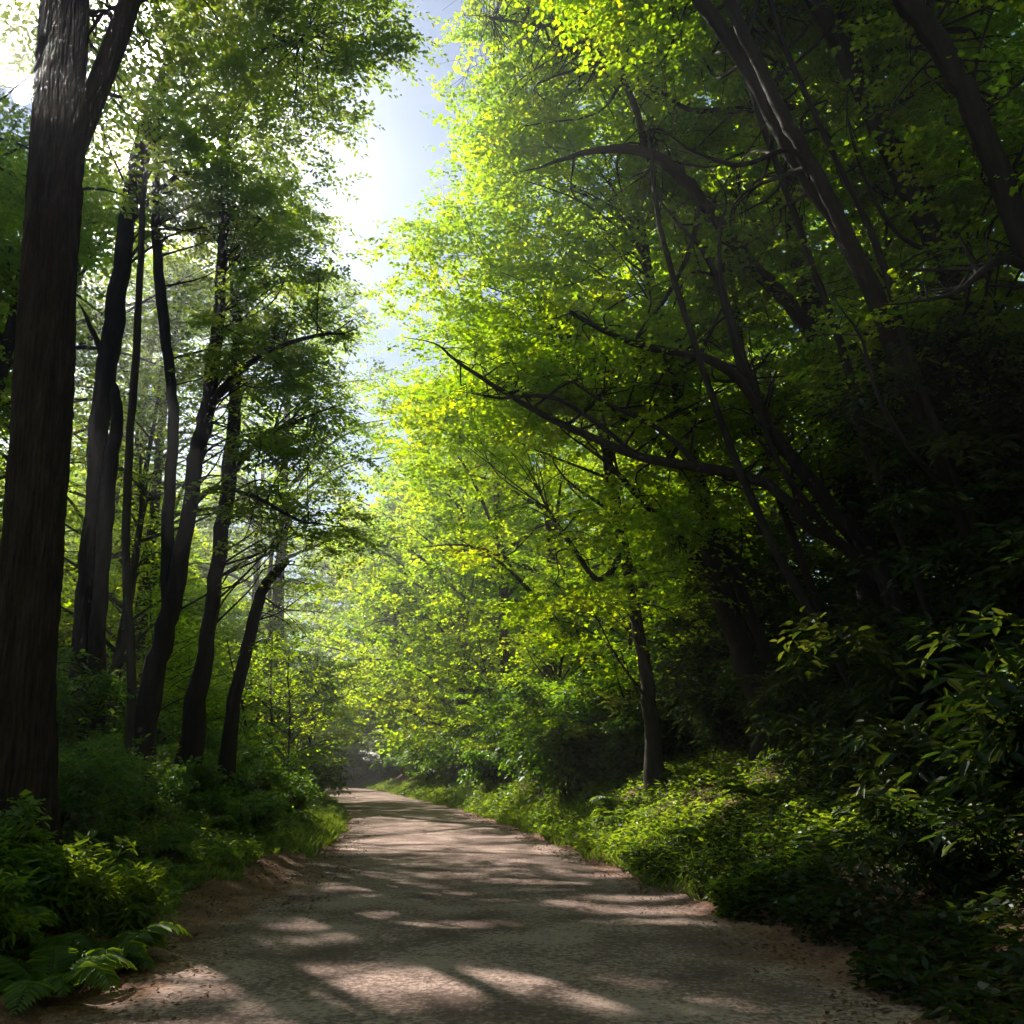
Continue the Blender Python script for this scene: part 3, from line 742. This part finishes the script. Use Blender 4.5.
def fern_proto(nf, ln, np_=26):
    root = thing("fern", "-", "fern")
    for k in range(nf):
        az = k * 2.4 + rng.normal(0, .2); le = ln * rng.uniform(.75, 1.1); lift = rng.uniform(.45, .95)
        t = np.linspace(0, 1, 10)
        d = np.array([math.cos(az), math.sin(az), 0])
        pts = d[None] * (t * le * .85)[:, None]; pts[:, 2] = le * (lift * t * 1.25 - .75 * lift * t ** 2 - .22 * t ** 3)
        mb = MB(); mb.tube(pts, np.linspace(.006, .002, 10), 4)
        V0, F0 = np.vstack(mb.V), np.vstack(mb.F)
        tt = np.linspace(.12, .99, np_); c = np.stack([np.interp(tt, t, pts[:, i]) for i in range(3)], 1)
        tg = unit(np.gradient(c, axis=0)); sd = unit(np.cross(tg, [0, 0, 1.0])); nn = np.cross(sd, tg)
        wl = le * .26 * np.sin(np.pi * (.12 + .86 * tt)) ** .8
        A = []
        for s in (1, -1):
            Dd = sd * s * .9 + tg * .45 - np.array([0, 0, .18]) + rng.normal(0, .07, c.shape)
            A.append(leaves(c, Dd, nn + rng.normal(0, .15, c.shape), wl, wl * .30, np.clip(rng.normal(.5, .2, np_), 0, 1), True))
        V = [V0]; F = [F0]; T_ = [np.full(len(F0), .2)]; n = len(V0)
        for v, f, q in A:
            V.append(v); F.append(f + n); T_.append(q); n += len(v)
        mesh_ob("frond", np.vstack(V), np.vstack(F), M_fern, root, np.concatenate(T_))
    return root

SH = [shrub_proto("a", 16, 1.25, .95, 7, 13, .11, .05, M_shade, False),
      shrub_proto("b", 14, 1.0, .8, 7, 12, .10, .06, M_shade, False),
      shrub_proto("c", 20, 1.9, 1.2, 8, 14, .12, .055, M_shade, False, .35, (.2, .36)),
      shrub_proto("d", 13, .75, .7, 7, 11, .085, .05, M_shade, False)]
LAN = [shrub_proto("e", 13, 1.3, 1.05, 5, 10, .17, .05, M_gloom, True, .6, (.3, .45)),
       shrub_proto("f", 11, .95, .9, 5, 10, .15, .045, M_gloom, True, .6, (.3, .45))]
HERB = shrub_proto("g", 17, .8, .42, 5, 9, .12, .034, M_fern, True, .45, (.2, .3))
FE = [fern_proto(13, .75), fern_proto(11, .6)]
placed = set()
def put(p, x, y, label, group, s=1.0, dz=0.0, tilt=0.0):
    t = copy_tree(p) if p.name in placed else p
    placed.add(p.name)
    t["label"] = label
    if group: t["group"] = group
    elif "group" in t: del t["group"]
    t.location = (x, y, float(terrain(x, y)) - .03 + dz)
    t.rotation_euler = (0, tilt, rng.uniform(0, 6.28)); t.scale = (s, s, s * rng.uniform(.9, 1.1))
    return t

# named individuals of the foreground
put(FE[0], -2.55, 6.1, "bright sunlit fern at the edge of the reddish soil on the left verge", None, .8)
put(FE[1], -2.5, 5.3, "shaded fern spreading low beside the reddish soil on the left verge", None, .95)
put(FE[0], -3.2, 5.7, "half shaded fern beside the bright fern on the left verge", None, 1.0)
put(LAN[0], 3.35, 5.4, "long leaved shrub hanging over the path at the dark right corner", None, .62, .05)
put(LAN[1], 3.0, 6.4, "pale leaved spray low on the dark bank above the reddish soil", None, .8)
put(SH[1], -4.6, 19.6, "low shrub catching sun where the left verge bulges into the path", None, .8)
put(SH[0], -4.9, 18.4, "dark rounded shrub behind the sunlit bulge of the left verge", None, .95)
put(SH[1], -3.8, 6.25, "dark leafy shrub hiding the foot of the massive furrowed trunk", None, .8)
put(SH[0], -3.45, 6.1, "lower dark shrub just right of the shrub hiding the massive trunk", None, .5)
put(SH[2], -4.4, 9.0, "dense dark shrub right beside the massive furrowed trunk", None, .62)

put(HERB, -3.0, 6.55, "sunlit clump of upright narrow leaved herbs at the foot of the massive furrowed trunk", None, .78)
put(HERB, -2.7, 6.75, "smaller sunlit clump of narrow leaved herbs nearest the path edge", None, .6)
put(HERB, -3.5, 6.3, "half lit clump of narrow leaved herbs in front of the massive furrowed trunk", None, .8)
put(HERB, -3.05, 5.4, "dark clump of narrow leaved herbs in the bottom left corner", None, .6)

# banks full of look-alike shrubs
def scatter(n, x0, x1, y0, y1, side, emin, emax, mind, tries=40):
    pts = []
    for _ in range(n * tries):
        y = y0 + (y1 - y0) * rng.random() ** 1.15
        e = rng.uniform(emin, emax)
        x = path_x(y) + side * (path_hw(y) + e)
        if all((x - a) ** 2 + (y - b) ** 2 > (mind * (.8 + .02 * y)) ** 2 for a, b in pts):
            pts.append((x, y))
            if len(pts) == n: break
    return pts

for k, (x, y) in enumerate(scatter(75, 0, 0, 5.5, 30, -1, .9, 6.5, .62)):
    e = -lateral(x, y)[0] - path_hw(y)
    p = [SH[0], SH[1], SH[3], SH[0], SH[2]][k % 5] if e > 1.6 else [SH[3], SH[1]][k % 2]
    put(p, x, y, "dark leafy shrub on the shaded left bank", "shrubs crowding the left bank", rng.uniform(.7, 1.05) * (.75 if e < 1.6 else 1) * (.62 if y < 10.5 else 1))
for k, (x, y) in enumerate(scatter(26, 0, 0, 28, 66, -1, .5, 4, 1.0)):
    put(SH[k % 3], x, y, "hazy shrub along the far left edge of the path", "far shrubs on the left edge", rng.uniform(1, 1.5))
for k, (x, y) in enumerate(scatter(80, 0, 0, 4.5, 22, 1, 1.3, 8.5, .75)):
    if 10.5 < y < 19 and lateral(x, y)[1] < 2.6: continue
    p = [LAN[0], SH[0], LAN[1], SH[2], SH[1]][k % 5] if y > 12 else LAN[k % 2]
    put(p, x, y, "dark glossy shrub on the steep right bank", "shrubs crowding the right bank", rng.uniform(.75, 1.15))
for k, (x, y) in enumerate(scatter(50, 0, 0, 19, 66, 1, 1.2, 5, 1.0)):
    put(SH[k % 3], x, y, "bright leafy shrub along the far right edge of the path", "far shrubs on the right edge", rng.uniform(.9, 1.5))
for k, (x, y) in enumerate(scatter(14, 0, 0, 8, 20, -1, .7, 4, .9)):
    put(FE[k % 2], x, y, "shaded fern among the dark shrubs of the left bank", "ferns on the left bank", rng.uniform(.8, 1.1))
for k, (x, y) in enumerate(scatter(14, 0, 0, 5, 18, 1, .8, 3, .9)):
    put(FE[k % 2], x, y, "shaded fern low on the right bank", "ferns on the right bank", rng.uniform(.8, 1.1))
for p in SH + LAN + FE:
    assert p.name in placed

# ------------------------------------------------------------------ ground cover, grass, litter (stuff)
def cover(name, n, y0, y1, side, e0, e1, L, W, mat, hmax, pw=1.3, epow=1.0, tm=.5, big=False):
    y = y0 + (y1 - y0) * rng.random(n) ** pw
    e = e0 + (e1 - e0) * rng.random(n) ** epow
    s = np.where(rng.random(n) < .5, -1, 1) if side == 0 else np.full(n, side)
    x = path_x(y) + s * (path_hw(y) + e + .10 * np.sin(y * 2.1) + .06 * np.sin(y * 5.3))
    clump = .5 + .5 * np.sin(x * 3.1 + 2 * np.sin(y * 1.7)) * np.sin(y * 2.7 + 1.5 * np.sin(x * 2.3))
    keep = rng.random(n) < .45 + .55 * clump
    x, y, clump = x[keep], y[keep], clump[keep]; n = len(x)
    z = terrain(x, y) + rng.random(n) * hmax * (.3 + .7 * clump) + .01
    Pt = np.stack([x, y, z], 1)
    az = rng.uniform(0, 6.28, n)
    D = np.stack([np.cos(az), np.sin(az), rng.normal(.05, .3, n)], 1)
    N = np.array([0, 0, 1.0]) + rng.normal(0, .4, (n, 3))
    kinds = np.sin(x * 1.7 + 3 * np.sin(y * .9)) + np.sin(y * 2.1 - x * .8) + rng.normal(0, .5, n)
    l = L * rng.uniform(.6, 1.3, n) * (1 + .012 * np.maximum(y - 10, 0)) * np.where(kinds > .7, 1.45, np.where(kinds < -.6, .6, 1))
    w = l * W / L * np.where(kinds > .7, .45, 1)
    V, F, t = leaves(Pt, D, N, l, w, np.clip(rng.normal(tm, .2, n) + .12 * kinds, 0, 1), big)
    o = mesh_ob(name, V, F, mat, None, t); o["kind"] = "stuff"
    return o

cover("ground_cover", 130000, 8, 45, 1, .06, 7, .075, .055, M_fern, .28, 1.35, 1.3)
cover("ground_cover", 52000, 3.8, 12, 1, .06, 6, .075, .05, M_gloom, .28, 1.2, 1.3)  # nearest cover takes the darkened leaf, its colour standing in for deep shade
cover("ground_cover", 100000, 4.5, 45, -1, .55, 7, .07, .05, M_fern, .25, 1.5, 1.3)
cover("leaf_litter", 16000, 3.5, 30, -1, -.7, 1.1, .04, .02, M_litter, .02, 1.4)
cover("leaf_litter", 12000, 3.5, 25, 1, -.6, .7, .04, .02, M_litter, .02, 1.4)
cover("leaf_litter", 4200, 3.5, 30, 1, -4.4, 0, .035, .016, M_litter, .006, 1.3)

def grass(name, n, y0, y1, side, e0, e1, h):
    y = y0 + (y1 - y0) * rng.random(n) ** 1.3; e = e0 + (e1 - e0) * rng.random(n) ** 1.3
    x = path_x(y) + side * (path_hw(y) + e + .1 * np.sin(y * 2.3) + .06 * np.sin(y * 6.1))
    k = y > y0 + 4 * rng.random(n) ** 1.5; x, y = x[k], y[k]; n = len(x)
    Pt = np.stack([x, y, terrain(x, y)], 1)
    az = rng.uniform(0, 6.28, n); lean = rng.uniform(.2, 1.0, n)
    D = np.stack([np.cos(az) * lean, np.sin(az) * lean, np.ones(n)], 1)
    N = np.stack([np.cos(az), np.sin(az), -lean], 1)
    l = h * rng.uniform(.5, 1.3, n)
    V, F, t = leaves(Pt, D, -N, l, .012 + .0004 * y, np.clip(rng.normal(.5, .22, n), 0, 1), True)
    o = mesh_ob(name, V, F, M_grass, None, t); o["kind"] = "stuff"

grass("grass", 13000, 8, 62, 1, -.05, 1.1, .15)
grass("grass", 14000, 13, 62, -1, -.05, .8, .18)
grass("grass", 5000, 5, 14, -1, .5, 1.3, .12)

#@@AIR
# ------------------------------------------------------------------ sky, sun, air
w = bpy.data.worlds.new("World"); SC.world = w; w.use_nodes = True
nt = w.node_tree; nt.nodes.clear()
out = nt.nodes.new("ShaderNodeOutputWorld"); bg = nt.nodes.new("ShaderNodeBackground"); sky = nt.nodes.new("ShaderNodeTexSky")
sky.sky_type = 'NISHITA'; sky.sun_disc = False
sky.sun_elevation = SUN_EL; sky.sun_rotation = SUN_AZ
sky.air_density = 1.0; sky.dust_density = .15; sky.ozone_density = 1.0
bg.inputs[1].default_value = .05
nt.links.new(sky.outputs[0], bg.inputs[0]); nt.links.new(bg.outputs[0], out.inputs[0])

sl = bpy.data.lights.new("sun_light", 'SUN'); sl.energy = 5.0; sl.angle = R(.53); sl.color = (1, .93, .82)
so = bpy.data.objects.new("sun_light", sl); link(so)
so.rotation_euler = Vector(-SUN).to_track_quat('-Z', 'Y').to_euler()
so.location = (-20, 30, 40)

sb = bpy.data.meshes.new("sun")
import bmesh
bm = bmesh.new(); bmesh.ops.create_uvsphere(bm, u_segments=32, v_segments=16, radius=320 * math.tan(R(.40))); bm.to_mesh(sb); bm.free()
m, nt2, out2 = nodes("sun_glow")
em = nt2.nodes.new("ShaderNodeEmission"); em.inputs[0].default_value = (1, .93, .82, 1); em.inputs[1].default_value = 60
nt2.links.new(em.outputs[0], out2.inputs[0]); sb.materials.append(m); m.cycles.emission_sampling = "NONE"
o = link(bpy.data.objects.new("sun", sb)); o.location = Vector(SUN) * 320; o["kind"] = "structure"

# air between the trees
hz = MB()
x0, x1, y0, y1, z0, z1 = -265, 265, -265, 265, -2.0, 30.0
V = np.array([[x, y, z] for x in (x0, x1) for y in (y0, y1) for z in (z0, z1)], float)
F = np.array([[0, 1, 3, 2], [4, 6, 7, 5], [0, 4, 5, 1], [2, 3, 7, 6], [0, 2, 6, 4], [1, 5, 7, 3]])
m, nt, out = nodes("forest_air")
pv = nt.nodes.new("ShaderNodeVolumePrincipled")
pv.inputs["Color"].default_value = (.95, .97, 1, 1); pv.inputs["Density"].default_value = .0044; pv.inputs["Anisotropy"].default_value = .9
nt.links.new(pv.outputs[0], out.inputs["Volume"])
HAZE = True
if HAZE:
    o = mesh_ob("haze", V, F, m); o["kind"] = "stuff"

# ------------------------------------------------------------------ render settings
SC.view_settings.view_transform = 'Standard'; SC.view_settings.look = 'None'; SC.view_settings.gamma = 1
SC.view_settings.exposure = 1.5
cy = SC.cycles
cy.max_bounces = 6; cy.diffuse_bounces = 3; cy.glossy_bounces = 1; cy.transmission_bounces = 4; cy.volume_bounces = 0; cy.transparent_max_bounces = 4
cy.caustics_reflective = False; cy.caustics_refractive = False
cy.use_adaptive_sampling = True; cy.adaptive_threshold = .03
cy.use_denoising = True
cy.sample_clamp_indirect = 6
SC.render.film_transparent = False
